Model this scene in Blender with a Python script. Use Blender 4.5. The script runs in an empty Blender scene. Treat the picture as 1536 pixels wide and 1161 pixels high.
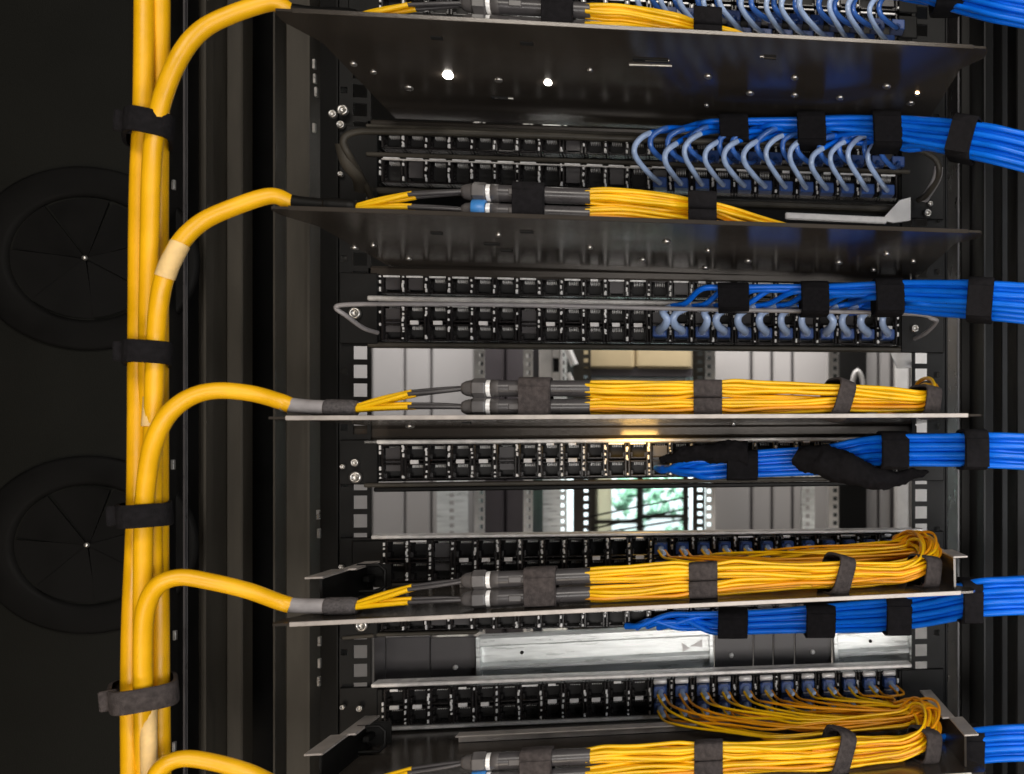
import bpy, math, random
from mathutils import Vector, Matrix, noise
random.seed(7)
R = random.Random(11)
scene = bpy.context.scene
COL = scene.collection
PI = math.pi

# ------------------------------------------------------------------ camera, world, lights
F, THETA, CX, CY, D = 1400.0, math.radians(8.0), 1277.0, 680.0, 0.82
cam = bpy.data.cameras.new('camera'); co = bpy.data.objects.new('camera', cam); COL.objects.link(co)
co.location = (0, -D, 0); co.rotation_euler = (PI/2, 0, -THETA)
cam.sensor_width = 36; cam.lens = 36*F/1536
cam.shift_x = -(CX-768)/1536; cam.shift_y = (CY-580.5)/1536
cam.clip_start = 0.01; cam.clip_end = 50
cam.dof.use_dof = True; cam.dof.focus_distance = .70; cam.dof.aperture_fstop = 9
scene.camera = co
w = bpy.data.worlds.new('World'); scene.world = w; w.use_nodes = True
w.node_tree.nodes['Background'].inputs[0].default_value = (0.85, 0.9, 1, 1)
w.node_tree.nodes['Background'].inputs[1].default_value = 0.008
vs = scene.view_settings
vs.view_transform = 'Standard'; vs.look = 'None'; vs.exposure = -.35; vs.gamma = 1

def area(name, loc, target, sx, sy, power, color=(1, .93, .84)):
    l = bpy.data.lights.new(name, 'AREA'); l.shape = 'RECTANGLE'; l.size = sx; l.size_y = sy
    l.energy = power; l.color = color
    o = bpy.data.objects.new(name, l); COL.objects.link(o); o.location = loc
    o.rotation_euler = (Vector(target)-Vector(loc)).to_track_quat('-Z', 'Y').to_euler()
    return o
area('ceiling_lamp', (-.1, -1.55, 1.0), (-.02, -.05, -.12), 1.0, .3, 17)
area('aisle_lamp', (.75, -1.1, .05), (.15, -.08, 0), .25, 1.1, 7.5, (.93, .96, 1))
area('floor_bounce_lamp', (-.5, -1.05, -.9), (-.1, -.1, .1), .6, .4, 7.0, (1, .86, .70))
area('low_aisle_lamp', (.1, -1.25, -.2), (.0, 0, -.14), .9, .22, 9.0, (1, .95, .9))  # added fill with no real source, brightens the trunking and lower trays
area('rear_ceiling_lamp', (-.17, .64, .46), (-.17, .95, -.05), 1.0, .08, 7.2, (1, .96, .93))

FW = Vector((math.sin(THETA), math.cos(THETA), 0)); RT = Vector((math.cos(THETA), -math.sin(THETA), 0))
EYE = Vector((0, -D, 0))
def ray(x, y):
    return FW + RT*((x-CX)/F) + Vector((0, 0, (CY-y)/F))
def P(x, y, Y):                                   # the point of the rack that is seen at (x, y) of the photo, at depth Y
    d = ray(x, y); return EYE + d*((Y+D)/d.y)
def MM(x, Y):                                     # metres per photo pixel at that place
    d = ray(x, 680); return (Y+D)/d.y/F

# ------------------------------------------------------------------ materials
def mat(name, col, rough=.5, metal=0., var=.15, vscale=60., bump=0., bscale=400., coat=0., emit=None, spec=.5, rvar=.15, stretch=None):
    m = bpy.data.materials.new(name); m.use_nodes = True
    nt = m.node_tree; b = nt.nodes['Principled BSDF']; L = nt.links.new
    b.inputs['Metallic'].default_value = metal; b.inputs['Specular IOR Level'].default_value = spec
    b.inputs['Coat Weight'].default_value = coat; b.inputs['Coat Roughness'].default_value = .2
    tc = nt.nodes.new('ShaderNodeTexCoord'); vec = tc.outputs['Object']
    if stretch:
        mp = nt.nodes.new('ShaderNodeMapping'); mp.inputs['Scale'].default_value = stretch
        L(vec, mp.inputs['Vector']); vec = mp.outputs['Vector']
    n = nt.nodes.new('ShaderNodeTexNoise'); n.inputs['Scale'].default_value = vscale; n.inputs['Detail'].default_value = 5
    L(vec, n.inputs['Vector'])
    r = nt.nodes.new('ShaderNodeMapRange'); r.inputs[1].default_value = .3; r.inputs[2].default_value = .7
    r.inputs[3].default_value = 1-var; r.inputs[4].default_value = 1+var
    L(n.outputs['Fac'], r.inputs[0])
    mx = nt.nodes.new('ShaderNodeMix'); mx.data_type = 'RGBA'; mx.blend_type = 'MULTIPLY'; mx.inputs[0].default_value = 1
    mx.inputs[6].default_value = (*col, 1); L(r.outputs[0], mx.inputs[7])
    L(mx.outputs[2], b.inputs['Base Color'])
    r2 = nt.nodes.new('ShaderNodeMapRange'); r2.inputs[1].default_value = .3; r2.inputs[2].default_value = .7
    r2.inputs[3].default_value = max(.02, rough*(1-rvar)); r2.inputs[4].default_value = min(1, rough*(1+rvar))
    L(n.outputs['Fac'], r2.inputs[0]); L(r2.outputs[0], b.inputs['Roughness'])
    if bump:
        n2 = nt.nodes.new('ShaderNodeTexNoise'); n2.inputs['Scale'].default_value = bscale; n2.inputs['Detail'].default_value = 3
        L(vec, n2.inputs['Vector'])
        bp = nt.nodes.new('ShaderNodeBump'); bp.inputs['Strength'].default_value = bump; bp.inputs['Distance'].default_value = .0006
        L(n2.outputs['Fac'], bp.inputs['Height']); L(bp.outputs[0], b.inputs['Normal'])
    if emit:
        b.inputs['Emission Color'].default_value = (*emit[0], 1); b.inputs['Emission Strength'].default_value = emit[1]
    return m
M = dict(
    yellow=mat('yellow_jacket', (.86, .445, .002), .40, var=.2, vscale=22, bump=.3, bscale=160, rvar=.35),
    strand=mat('yellow_strand', (.92, .52, .003), .36, var=.14, vscale=50),
    amber=mat('amber_strand', (.78, .31, .005), .38, var=.16, vscale=50),  # yellow strand with its shading put into a darker amber base
    blue=mat('blue_jacket', (.002, .165, .84), .36, var=.12, vscale=40),
    navycord=mat('navy_boot', (.045, .14, .46), .22, coat=.3),
    paleblue=mat('pale_blue_boot', (.40, .52, .76), .18, var=.15, vscale=90, coat=.3),
    navy=mat('navy_plug', (.03, .07, .22), .35, var=.2, vscale=90),
    velcro=mat('hook_and_loop', (.010, .009, .010), .95, var=.4, vscale=300, bump=1., bscale=1600, spec=.15),
    velcrogrey=mat('grey_hook_and_loop', (.060, .050, .048), .95, var=.35, vscale=300, bump=1., bscale=1500, spec=.2),
    black=mat('black_powder_coat', (.005, .0048, .0045), .5, var=.25, vscale=25, bump=.25, bscale=1500, spec=.22),
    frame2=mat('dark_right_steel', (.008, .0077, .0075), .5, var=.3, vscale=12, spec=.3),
    steel=mat('screw_steel', (.52, .50, .47), .3, metal=.9, var=.15, vscale=200),
    frame=mat('dark_frame_steel', (.046, .040, .031), .5, spec=.3, var=.3, vscale=12, bump=.2, bscale=900, stretch=(4, 4, .7)),
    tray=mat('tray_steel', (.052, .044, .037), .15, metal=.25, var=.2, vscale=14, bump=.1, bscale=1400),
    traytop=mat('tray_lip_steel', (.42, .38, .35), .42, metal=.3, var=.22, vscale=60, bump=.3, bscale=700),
    plastic=mat('black_port_plastic', (.012, .010, .010), .25, var=.25, vscale=120),
    cavity=mat('port_cavity', (.006, .005, .005), .6),
    nickel=mat('nickel', (.90, .88, .86), .3, metal=.15, var=.15, vscale=200),
    white=mat('white_label', (.78, .75, .73), .5, var=.08, vscale=200),
    greytube=mat('grey_heat_shrink', (.30, .28, .28), .4, var=.18, vscale=90, bump=.25, bscale=350),
    braid=mat('braided_sleeve', (.075, .066, .066), .7, var=.5, vscale=700, bump=1., bscale=1300),
    tube=mat('charcoal_tube', (.060, .055, .056), .3, var=.15, vscale=60),
    gland=mat('gland_plastic', (.10, .092, .09), .38, var=.2, vscale=120),
    galv=mat('galvanised_steel', (.86, .89, .88), .3, metal=.35, var=.22, vscale=45, bump=.15, bscale=300, stretch=(.6, 3, 6)),
    ledge=mat('pale_ledge', (.72, .69, .66), .35, metal=.25, var=.2, vscale=120),
    cabinet=mat('grey_cabinet_paint', (.42, .405, .40), .5, var=.05, vscale=4),
    darkdoor=mat('dark_door_paint', (.045, .038, .042), .5, var=.15, vscale=12),
    post=mat('light_post_steel', (.78, .76, .74), .4, metal=.2, var=.12, vscale=40),
    beige=mat('beige_duct_paint', (.62, .50, .30), .55, var=.12, vscale=10),
    peach=mat('paper_label', (.85, .58, .24), .6, var=.1, vscale=200),
    panel=mat('side_panel_paint', (.0055, .0055, .0042), .6, var=.25, vscale=6, bump=.2, bscale=900, spec=.18),
    rubber=mat('black_rubber', (.003, .0028, .0026), .7, var=.3, vscale=30, spec=.15),
    wall=mat('dark_wall', (.03, .028, .026), .8),
    lamp=mat('lit_lamp', (1, .95, .85), .3, emit=((1, .93, .84), 60.)),  # self-lit glow for the glints under the top tray
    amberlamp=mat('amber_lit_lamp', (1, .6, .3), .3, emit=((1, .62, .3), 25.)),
    sky=mat('daylight', (.8, .9, .95), .9, emit=((.82, .93, .96), 1.25)),
    leaf=mat('leaf_green', (.30, .58, .42), .5, var=.4, vscale=20),
    aqua=mat('blue_clip', (.05, .22, .55), .35),
    slotm=mat('slot_black', (.004, .004, .004), .8),
)
g = bpy.data.materials.new('window_glass'); g.use_nodes = True
gb = g.node_tree.nodes['Principled BSDF']; gb.inputs['Transmission Weight'].default_value = 1; gb.inputs['Roughness'].default_value = 0
gb.inputs['IOR'].default_value = 1.05; M['glass'] = g
cm = bpy.data.materials.new('curtain_cloth'); cm.use_nodes = True; nt = cm.node_tree
tn = nt.nodes.new('ShaderNodeBsdfTranslucent'); wv = nt.nodes.new('ShaderNodeTexWave'); wv.inputs['Scale'].default_value = 30; wv.inputs['Distortion'].default_value = 2
cr = nt.nodes.new('ShaderNodeMix'); cr.data_type = 'RGBA'; cr.inputs[6].default_value = (.85, .76, .62, 1); cr.inputs[7].default_value = (.95, .9, .8, 1)
nt.links.new(wv.outputs['Fac'], cr.inputs[0]); nt.links.new(cr.outputs[2], tn.inputs['Color']); nt.links.new(tn.outputs[0], nt.nodes['Material Output'].inputs['Surface']); M['curtain'] = cm

# ------------------------------------------------------------------ mesh building
class MB:
    def __init__(s): s.v = []; s.f = []; s.mi = []; s.sm = []
    def add(s, vs, fs, mi=0, smooth=False):
        k = len(s.v); s.v += [Vector(v) for v in vs]
        for f in fs: s.f.append(tuple(i+k for i in f)); s.mi.append(mi); s.sm.append(smooth)
        return s
    def box(s, a, b, mi=0, mx=None, bev=0.):
        x0, y0, z0 = a; x1, y1, z1 = b
        if bev:
            e = bev
            vs = []
            for (x, sx) in ((x0, 1), (x1, -1)):
                for (y, sy) in ((y0, 1), (y1, -1)):
                    for (z, sz) in ((z0, 1), (z1, -1)):
                        vs += [(x, y+sy*e, z+sz*e), (x+sx*e, y, z+sz*e), (x+sx*e, y+sy*e, z)]
            def c(i, j, k, t): return ((i*2+j)*2+k)*3+t
            fs = [(c(0,0,0,0), c(0,0,1,0), c(0,1,1,0), c(0,1,0,0)), (c(1,0,0,0), c(1,1,0,0), c(1,1,1,0), c(1,0,1,0)),
                  (c(0,0,0,1), c(1,0,0,1), c(1,0,1,1), c(0,0,1,1)), (c(0,1,0,1), c(0,1,1,1), c(1,1,1,1), c(1,1,0,1)),
                  (c(0,0,0,2), c(0,1,0,2), c(1,1,0,2), c(1,0,0,2)), (c(0,0,1,2), c(1,0,1,2), c(1,1,1,2), c(0,1,1,2))]
            for j in (0, 1):
                for k in (0, 1):
                    q = [c(0,j,k,2), c(1,j,k,2), c(1,j,k,1), c(0,j,k,1)]; fs.append(q)
                    q = [c(j,0,k,2), c(j,1,k,2), c(j,1,k,0), c(j,0,k,0)]; fs.append(q)
                    q = [c(j,k,0,1), c(j,k,1,1), c(j,k,1,0), c(j,k,0,0)]; fs.append(q)
            for i in (0, 1):
                for j in (0, 1):
                    for k in (0, 1): fs.append((c(i,j,k,0), c(i,j,k,1), c(i,j,k,2)))
        else:
            vs = [(x, y, z) for x in (x0, x1) for y in (y0, y1) for z in (z0, z1)]
            fs = [(0,1,3,2), (4,6,7,5), (0,4,5,1), (2,3,7,6), (0,2,6,4), (1,5,7,3)]
        if mx is not None: vs = [mx @ Vector(v) for v in vs]
        return s.add(vs, fs, mi)
    def hexa(s, fl, bk, mi=0):                    # front quad and back quad, same order
        return s.add(list(fl)+list(bk), [(0,1,2,3), (7,6,5,4), (0,4,5,1), (1,5,6,2), (2,6,7,3), (3,7,4,0)], mi)
    def tube(s, pts, r, n=8, mi=0, cap=True, ell=None):
        k = len(pts); rr = r if isinstance(r, (list, tuple)) else [r]*k
        t0 = (pts[1]-pts[0]).normalized()
        up = Vector((0, 0, 1)) if abs(t0.z) < .9 else Vector((1, 0, 0))
        nrm = (up - t0*up.dot(t0)).normalized(); vs = []
        for i, p in enumerate(pts):
            t = (pts[min(i+1, k-1)]-pts[max(i-1, 0)])
            t = t.normalized() if t.length > 1e-9 else t0
            nrm = nrm - t*nrm.dot(t); nrm = nrm.normalized() if nrm.length > 1e-6 else nrm
            bi = t.cross(nrm)
            a, b = (1, 1) if not ell else ell
            for j in range(n):
                q = 2*PI*j/n; vs.append(p + nrm*(math.cos(q)*rr[i]*a) + bi*(math.sin(q)*rr[i]*b))
        fs = [(i*n+j, i*n+(j+1)%n, (i+1)*n+(j+1)%n, (i+1)*n+j) for i in range(k-1) for j in range(n)]
        s.add(vs, fs, mi, True)
        if cap: s.add(vs[:n][::-1], [tuple(range(n))], mi); s.add(vs[-n:], [tuple(range(n))], mi)
        return s
    def lathe(s, c, axis, prof, n=16, mi=0, ref=None, ell=(1, 1), smooth=True):   # prof: (distance along axis, radius)
        axis = Vector(axis).normalized(); ref = ref or (Vector((0, 0, 1)) if abs(axis.z) < .9 else Vector((1, 0, 0)))
        a = (ref-axis*ref.dot(axis)).normalized(); b = axis.cross(a); vs = []
        for (d, r) in prof:
            for j in range(n):
                q = 2*PI*j/n; vs.append(Vector(c)+axis*d+a*(r*math.cos(q)*ell[0])+b*(r*math.sin(q)*ell[1]))
        fs = [(i*n+j, i*n+(j+1)%n, (i+1)*n+(j+1)%n, (i+1)*n+j) for i in range(len(prof)-1) for j in range(n)]
        return s.add(vs, fs, mi, smooth)
    def band(s, c, axis, up, hw, hh, width, th, mi=0, n=40, p=4.5):   # a strap wound round a bundle
        axis = axis.normalized(); up = (up-axis*up.dot(axis)).normalized(); sd = axis.cross(up)
        prof = [(-width/2, -th), (-width/2, th*.6), (-width/2+th*.5, th), (0, th*1.12), (width/2-th*.5, th), (width/2, th*.6), (width/2, -th)]
        vs = []
        for (d, e) in prof:
            for j in range(n):
                q = 2*PI*j/n; cu, cs = math.cos(q), math.sin(q)
                k = (abs(cu)**p+abs(cs)**p)**(-1/p)
                vs.append(c+axis*d+up*(cu*k*(hh+e))+sd*(cs*k*(hw+e)))
        m = len(prof)
        fs = [(i*n+j, i*n+(j+1)%n, (i+1)*n+(j+1)%n, (i+1)*n+j) for i in range(m-1) for j in range(n)]
        return s.add(vs, fs, mi, True)
    def mesh(s, name, mats, off=Vector((0, 0, 0))):
        me = bpy.data.meshes.new(name); me.from_pydata([tuple(v-off) for v in s.v], [], s.f)
        for m in mats: me.materials.append(M[m])
        me.polygons.foreach_set('material_index', s.mi); me.polygons.foreach_set('use_smooth', s.sm)
        me.update(); return me

WL = {}                                            # where each parent stands
def obj(name, mb, mats, parent=None):
    if isinstance(mats, str): mats = [mats]
    if parent is None:
        off = sum(mb.v, Vector())/len(mb.v)
        o = bpy.data.objects.new(name, mb.mesh(name, mats, off)); o.location = off; WL[o.name] = off
    else:
        off = WL[parent.name]
        o = bpy.data.objects.new(name, mb.mesh(name, mats, off)); o.parent = parent; WL[o.name] = off
    COL.objects.link(o); return o
def tag(o, label, cat, group=None):
    o['label'] = label; o['category'] = cat
    if group: o['group'] = group
    return o
def thing(name, loc, label, cat, group=None):
    o = bpy.data.objects.new(name, None); COL.objects.link(o); o.location = loc; o.empty_display_size = .02
    WL[o.name] = Vector(loc); return tag(o, label, cat, group)
def spline(pts, per=6):
    pts = [Vector(p) for p in pts]; out = []
    q = [pts[0]*2-pts[1]]+pts+[pts[-1]*2-pts[-2]]
    for i in range(1, len(q)-2):
        p0, p1, p2, p3 = q[i-1:i+3]
        for k in range(per):
            t = k/per
            out.append(.5*((2*p1)+(p2-p0)*t+(2*p0-5*p1+4*p2-p3)*t*t+(3*p1-p0-3*p2+p3)*t**3))
    out.append(pts[-1]); return out
def interp(tab, x):
    if x <= tab[0][0]: return tab[0][1:]
    for a, b in zip(tab, tab[1:]):
        if x <= b[0]:
            t = (x-a[0])/(b[0]-a[0]); t = t*t*(3-2*t) if len(tab) > 9 else t
            return tuple(p+(q-p)*t for p, q in zip(a[1:], b[1:]))
    return tab[-1][1:]
ORD = ['first', 'second', 'third', 'fourth', 'fifth', 'sixth', 'seventh', 'eighth', 'ninth', 'tenth', 'eleventh', 'twelfth', 'thirteenth']
TRN = ['top tray', 'second tray', 'third tray', 'fourth tray', 'bottom tray']
Z0, Z1 = P(300, 1230, 0).z-.12, P(300, -60, 0).z+.12

# ------------------------------------------------------------------ the setting behind the rack
mb = MB(); mb.box((-2.6, 2.6, -1.6), (2.6, 2.66, 1.6)); o = obj('back_wall', mb, 'wall'); o['kind'] = 'structure'
mb = MB(); mb.box((-2.6, -2.6, -1.06), (2.6, 2.6, -1.0)); o = obj('floor', mb, 'wall'); o['kind'] = 'structure'

def slabpx(mb, x0, x1, y0, y1, Y, th, mi=0, bev=.0):
    a, b = P(x0, y1, Y), P(x1, y0, Y)
    mb.box((a.x, Y, a.z), (b.x, Y+th, b.z), mi, bev=bev)

# grey cabinets across the rear aisle
def cabinet(label, x0, x1, joints, Y, m, y0=420, y1=1075, extra=None):
    a, b = P(x0, y1, Y), P(x1, y0, Y)
    t = thing('cabinet', ((a.x+b.x)/2, Y+.1, a.z), label, 'cabinet', 'cabinets across the rear aisle')
    k = MB(); k.box((a.x, Y+.02, a.z), (b.x, Y+.25, b.z)); obj('body', k, 'darkdoor', t)
    xs = [x0]+joints+[x1]
    for i in range(len(xs)-1):
        k = MB(); slabpx(k, xs[i]+(1.6 if i else 0), xs[i+1]-1.6, y0, y1, Y+R.uniform(0, .004), .019, bev=.003)
        obj('door_panel', k, m, t)
    if extra: extra(t)
    return t
cabinet('light grey cabinet seen through the gap beside the left mounting rail', 500, 713, [556, 606, 646], .9, 'cabinet')
cabinet('narrow dark cabinet between two perforated posts left of the pale bracket', 724, 790, [757], .8, 'darkdoor')
cabinet('light grey cabinet with three narrow joints right of the beige duct', 1070, 1247, [1127, 1158, 1189], .9, 'cabinet')
cabinet('grey cabinet behind the right mounting rail, beside the dark opening', 1300, 1338, [1318], .86, 'cabinet')
cabinet('white cabinet edge glimpsed just left of the right mounting rail', 1343, 1420, [1366], .82, 'post')
# beige duct, pale bracket
a = P(868, 558, .75); b = P(1036, 470, .75)
t = thing('cable_duct', ((a.x+b.x)/2, .8, a.z), 'beige duct with a dark underside seen in the upper gap', 'duct')
for x0, x1 in ((868, 952), (953.5, 1036)):
    k = MB(); slabpx(k, x0, x1, 470, 552, .75, .1, bev=.004); obj('cover', k, 'beige', t)
k = MB(); slabpx(k, 866, 1038, 553, 563, .755, .09); obj('base_strip', k, 'darkdoor', t)
k = MB(); slabpx(k, 876, 1032, 568, 592, .76, .06, bev=.004); tag(obj('white_beam', k, 'white'), 'bright white beam under the beige duct', 'beam')
t = thing('mounting_bracket', P(825, 575, .62), 'pale metal bracket with one dark slot between post and beige duct', 'bracket')
k = MB()
slabpx(k, 808, 829, 490, 572, .62, .01, bev=.002); slabpx(k, 838, 843, 490, 572, .62, .01, bev=.002)
slabpx(k, 829, 838, 490, 537, .62, .01); slabpx(k, 829, 838, 558, 572, .62, .01); obj('plate', k, 'post', t)
k = MB(); slabpx(k, 829, 838, 537, 558, .628, .004); obj('slot', k, 'slotm', t)
k = MB(); k.tube([P(850, 520, .66), P(862, 548, .66)], .006, 8); k.tube([P(852, 560, .66), P(866, 590, .66)], .004, 8)
tag(obj('bracing_rod', k, 'post'), 'pale rods crossing the dark gap left of the beige duct', 'rod')
# small V shaped holder in the dark opening
k = MB(); pv = [P(1278, 600, .7), P(1279, 572, .7), P(1286, 556, .7), P(1294, 572, .7), P(1295, 600, .7)]
k.tube(spline(pv, 3), .0042, 6); tag(obj('wire_holder', k, 'post'), 'pale pointed wire holder standing in the dark opening at right', 'holder')
k = MB(); slabpx(k, 1259, 1300, 440, 1075, .8, .02); tag(obj('dark_recess', k, 'black'), 'dark recessed panel behind the pointed wire holder', 'recess')  # flat black sheet put in to keep the opening dark

# window with green outside
WY = 1.5
a, b = P(884, 850, WY), P(1032, 690, WY)
t = thing('window', ((a.x+b.x)/2, WY, a.z), 'bright far window with green leaves outside, seen through the middle gap', 'window')
k = MB()
for x0, x1 in ((884, 893), (955, 963), (1024, 1032)): slabpx(k, x0, x1, 690, 850, WY, .05)
slabpx(k, 893, 955, 780, 786, WY+.01, .03); slabpx(k, 963, 1024, 772, 778, WY+.01, .03); obj('frame', k, 'frame', t)
for x0, x1 in ((893, 955), (963, 1024)):
    k = MB(); slabpx(k, x0, x1, 690, 850, WY+.045, .004); obj('pane', k, 'glass', t)
k = MB(); slabpx(k, 893, 917, 690, 850, WY+.06, .01); obj('blind', k, 'curtain', t)
k = MB()
for i in range(360):
    x = R.uniform(918, 1028); lim = 762 + 14*math.sin(x*.09)+8*math.sin(x*.23)
    y = R.uniform(695, 830)
    if y > lim and R.random() > (.18 if x < 1000 else .3): continue
    c = P(x, y, WY+.45+R.uniform(-.08, .08)); s = R.uniform(.012, .024)
    u = Vector((R.gauss(0, 1), R.gauss(0, .5), R.gauss(0, 1))).normalized(); v = u.cross(Vector((R.gauss(0, .4), 1, R.gauss(0, .4)))).normalized()
    k.add([c-u*s, c+v*s*.5, c+u*s, c-v*s*.5, c+Vector((0, -s*.2, 0))], [(0, 1, 4), (1, 2, 4), (2, 3, 4), (3, 0, 4)])
o = obj('foliage', k, 'leaf'); o['kind'] = 'stuff'; o['label'] = 'green leaves outside the far window'
k = MB(); a, b = P(840, 900, WY+.8), P(1080, 640, WY+.8); k.box((a.x, WY+.8, a.z), (b.x, WY+.82, b.z)); o = obj('sky', k, 'sky'); o['kind'] = 'structure'
area('warm_spill', P(952, 650, -.022), P(955, 700, .02), .03, .008, .035, (1, .6, .15))  # hidden area light added for the warm glow under the third tray
area('outdoor_light', (P(960, 640, WY+.2).x, WY+.2, .12), P(970, 760, WY+.5), .5, .1, 9, (.9, 1, .95))
for i, (y0, y1) in enumerate(((776, 745), (795, 762), (803, 778))):
    k = MB(); k.tube(spline([P(880, y0, .7), P(950, (y0+y1)/2+1, .68), P(1034, y1, .7)], 5), .0014, 6)
    tag(obj('thin_cable', k, 'black'), ['uppermost', 'middle', 'lowest'][i]+' thin dark cable slanting across the far window', 'cable', 'thin cables across the window')

# ------------------------------------------------------------------ rack
rack = thing('server_rack', (P(900, 1200, 0).x, .1, Z0), 'black open server rack frame with perforated mounting rails and posts', 'rack')
def upright(x0, x1, Y, depth, m='frame', lip=None, name='upright'):
    a, b = P(x0, 600, Y), P(x1, 600, Y); k = MB()
    k.box((a.x, Y, Z0), (b.x, Y+depth, Z1), bev=.0012)
    if lip: k.box((b.x-.0012, Y-lip, Z0), (b.x+.0008, Y-.0002, Z1))
    obj(name, k, m, rack)
upright(281, 319, .055, .03, 'frame', .012)
upright(339, 363, .075, .02)
upright(410, 412, .03, .05, 'frame')
upright(428, 466, .02, .02, 'frame', .004)
upright(275, 277, .01, .004, 'tube', None)
upright(1441, 1476, .05, .03, 'frame2')
upright(1502, 1520, .10, .03, 'frame2')
upright(1476.5, 1478, .0, .05, 'frame2')
upright(1437, 1438.5, .0, .04, 'tube')
upright(1525, 1545, .03, .03, 'black')
for x0, x1, Y in ((240, 520, .16), (1400, 1700, .2)):
    a, b = P(x0, 600, Y), P(x1, 600, Y); k = MB(); k.box((a.x, Y, Z0), (b.x, Y+.004, Z1)); obj('back_sheet', k, 'black', rack)  # black sheets added to stop light and keep the recesses dark
def rail(xa, xh, xs, xb, Y, y_first):              # perforated rail: square holes at xh, small ones at xs
    X = lambda x: P(x, 600, Y).x
    pitch = .01545; hz = P(xh, y_first, Y).z; k = MB(); th = .002
    hw = .0055; sw = .0026
    h0, h1, s0, s1 = X(xh)-hw, X(xh)+hw, X(xs)-sw, X(xs)+sw
    cuts = sorted([X(xa), X(xb)]+[h0, h1, s0, s1])
    spans = [(cuts[0], cuts[1]), (cuts[2], cuts[3]), (cuts[4], cuts[5])]
    for a, b in spans: k.box((a, Y, Z0), (b, Y+th, Z1))
    i0 = int((Z0-hz)/pitch)-1; i1 = int((Z1-hz)/pitch)+1
    for i in range(i0, i1):
        z = hz+i*pitch; z2 = z+pitch
        k.box((h0, Y, z+hw), (h1, Y+th, z2-hw))
        if i % 3 == 0: zc = z
        if i % 3 == 0: k.box((s0, Y, z+sw), (s1, Y+th, z+3*pitch-sw))
    e = min(X(xa), X(xb)) if xa < xb else X(xa)
    k.box((X(xa)-.001, Y-.0, Z0), (X(xa)+.001, Y+.03, Z1))
    obj('mounting_rail', k, 'black', rack)
rail(507, 540, 516, 556, 0., 557)
rail(1419, 1382, 1405, 1368, 0., 562)
def rearpost(x0, x1, Y, hole, m='post', pitch=.0125, top=None):
    Z1 = globals()['Z1'] if top is None else P(x0, top, Y).z
    X0, X1 = P(x0, 600, Y).x, P(x1, 600, Y).x; a = X0+(X1-X0)*hole[0]; b = X0+(X1-X0)*hole[1]; k = MB()
    k.box((X0, Y, Z0), (a, Y+.002, Z1)); k.box((b, Y, Z0), (X1, Y+.002, Z1))
    z = Z0
    while z < Z1: k.box((a, Y, z), (b, Y+.002, z+pitch*.5)); z += pitch
    k.box((X0, Y+.0022, Z0), (X0+.002, Y+.03, Z1)); obj('rear_post', k, m, rack)
rearpost(711, 727, .6, (.45, .85)); rearpost(785, 799, .6, (.3, .75)); rearpost(1058, 1073, .6, (.15, .55))
rearpost(1039, 1057, .66, (.4, .8), 'frame'); rearpost(1243, 1258, .6, (.45, .85)); rearpost(860, 886, .66, (.6, .85), 'frame')
rearpost(814, 850, .7, (.75, .9), 'galv'); rearpost(1203, 1222, .58, (.3, .6), 'galv', .0125, 660); rearpost(655, 702, .8, (.4, .55), 'galv', .0125, 660)
for x, y in ((471, 96), (472, 118), (474, 138), (471, 192), (479, 962), (479, 995), (478, 1022), (477, 772), (478, 800), (260, 277), (259, 697), (262, 953), (261, 1120)):
    c = P(x, y, -.005); k = MB(); k.box((c.x-.0012, -.006, c.z-.004), (c.x+.0012, -.003, c.z+.004), bev=.0004); obj('clip', k, 'steel', rack)

# side panel with two grommets
a, b = P(-160, 1300, .02), P(262, -120, .02)
sp = thing('equipment_enclosure', ((a.x+b.x)/2, .02, a.z), 'dark steel enclosure with two round rubber grommets at left', 'enclosure')
k = MB(); k.box((a.x, .02, a.z), (b.x, .024, b.z), bev=.001); obj('sheet', k, 'panel', sp)
k = MB(); k.box((b.x+.001, -.01, a.z), (b.x+.003, .05, b.z)); obj('edge_flange', k, 'black', sp)
for (gx, gy, gr) in ((131, 388, 1.0), (134, 817, .97)):
    c = P(gx, gy, .02); mmz = MM(gx, .02); ex = 1.13
    ro, ri = 138*mmz*gr, 92*mmz*gr
    k = MB(); k.lathe(c, (0, -1, 0), [(0, ro), (.003, ro-.0006), (.0042, ro-.003), (.0042, ri+.004), (.003, ri+.0012), (-.0005, ri)], 64, ell=(1, ex))
    gobj = obj('grommet', k, 'rubber', sp)
    for i in range(7):
        q0, q1 = 2*PI*i/7+.35, 2*PI*(i+1)/7+.33; n = 7; vs = [c+Vector((0, -.0006-.0022*(i % 2), 0))]
        for j in range(n+1):
            q = q0+(q1-q0)*j/n; vs.append(c+Vector((math.sin(q)*(ri-.0015)*ex, -.0004-.003*(j/n), math.cos(q)*(ri-.0015))))
        vs2 = [v+Vector((0, .0012, 0)) for v in vs]; m_ = len(vs)
        f = MB(); f.add(vs+vs2, [(0, j, j+1) for j in range(1, m_-1)]+[(m_, m_+j+1, m_+j) for j in range(1, m_-1)]+[(0, m_, m_+1, 1), (0, m_-1, 2*m_-1, m_)])
        obj('flap', f, 'rubber', gobj)
    k = MB(); k.lathe(c, (0, -1, 0), [(.0030, .0022), (.0042, .0019), (.0048, .001), (.005, .0001)], 12); obj('center_stud', k, 'steel', gobj)

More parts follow.
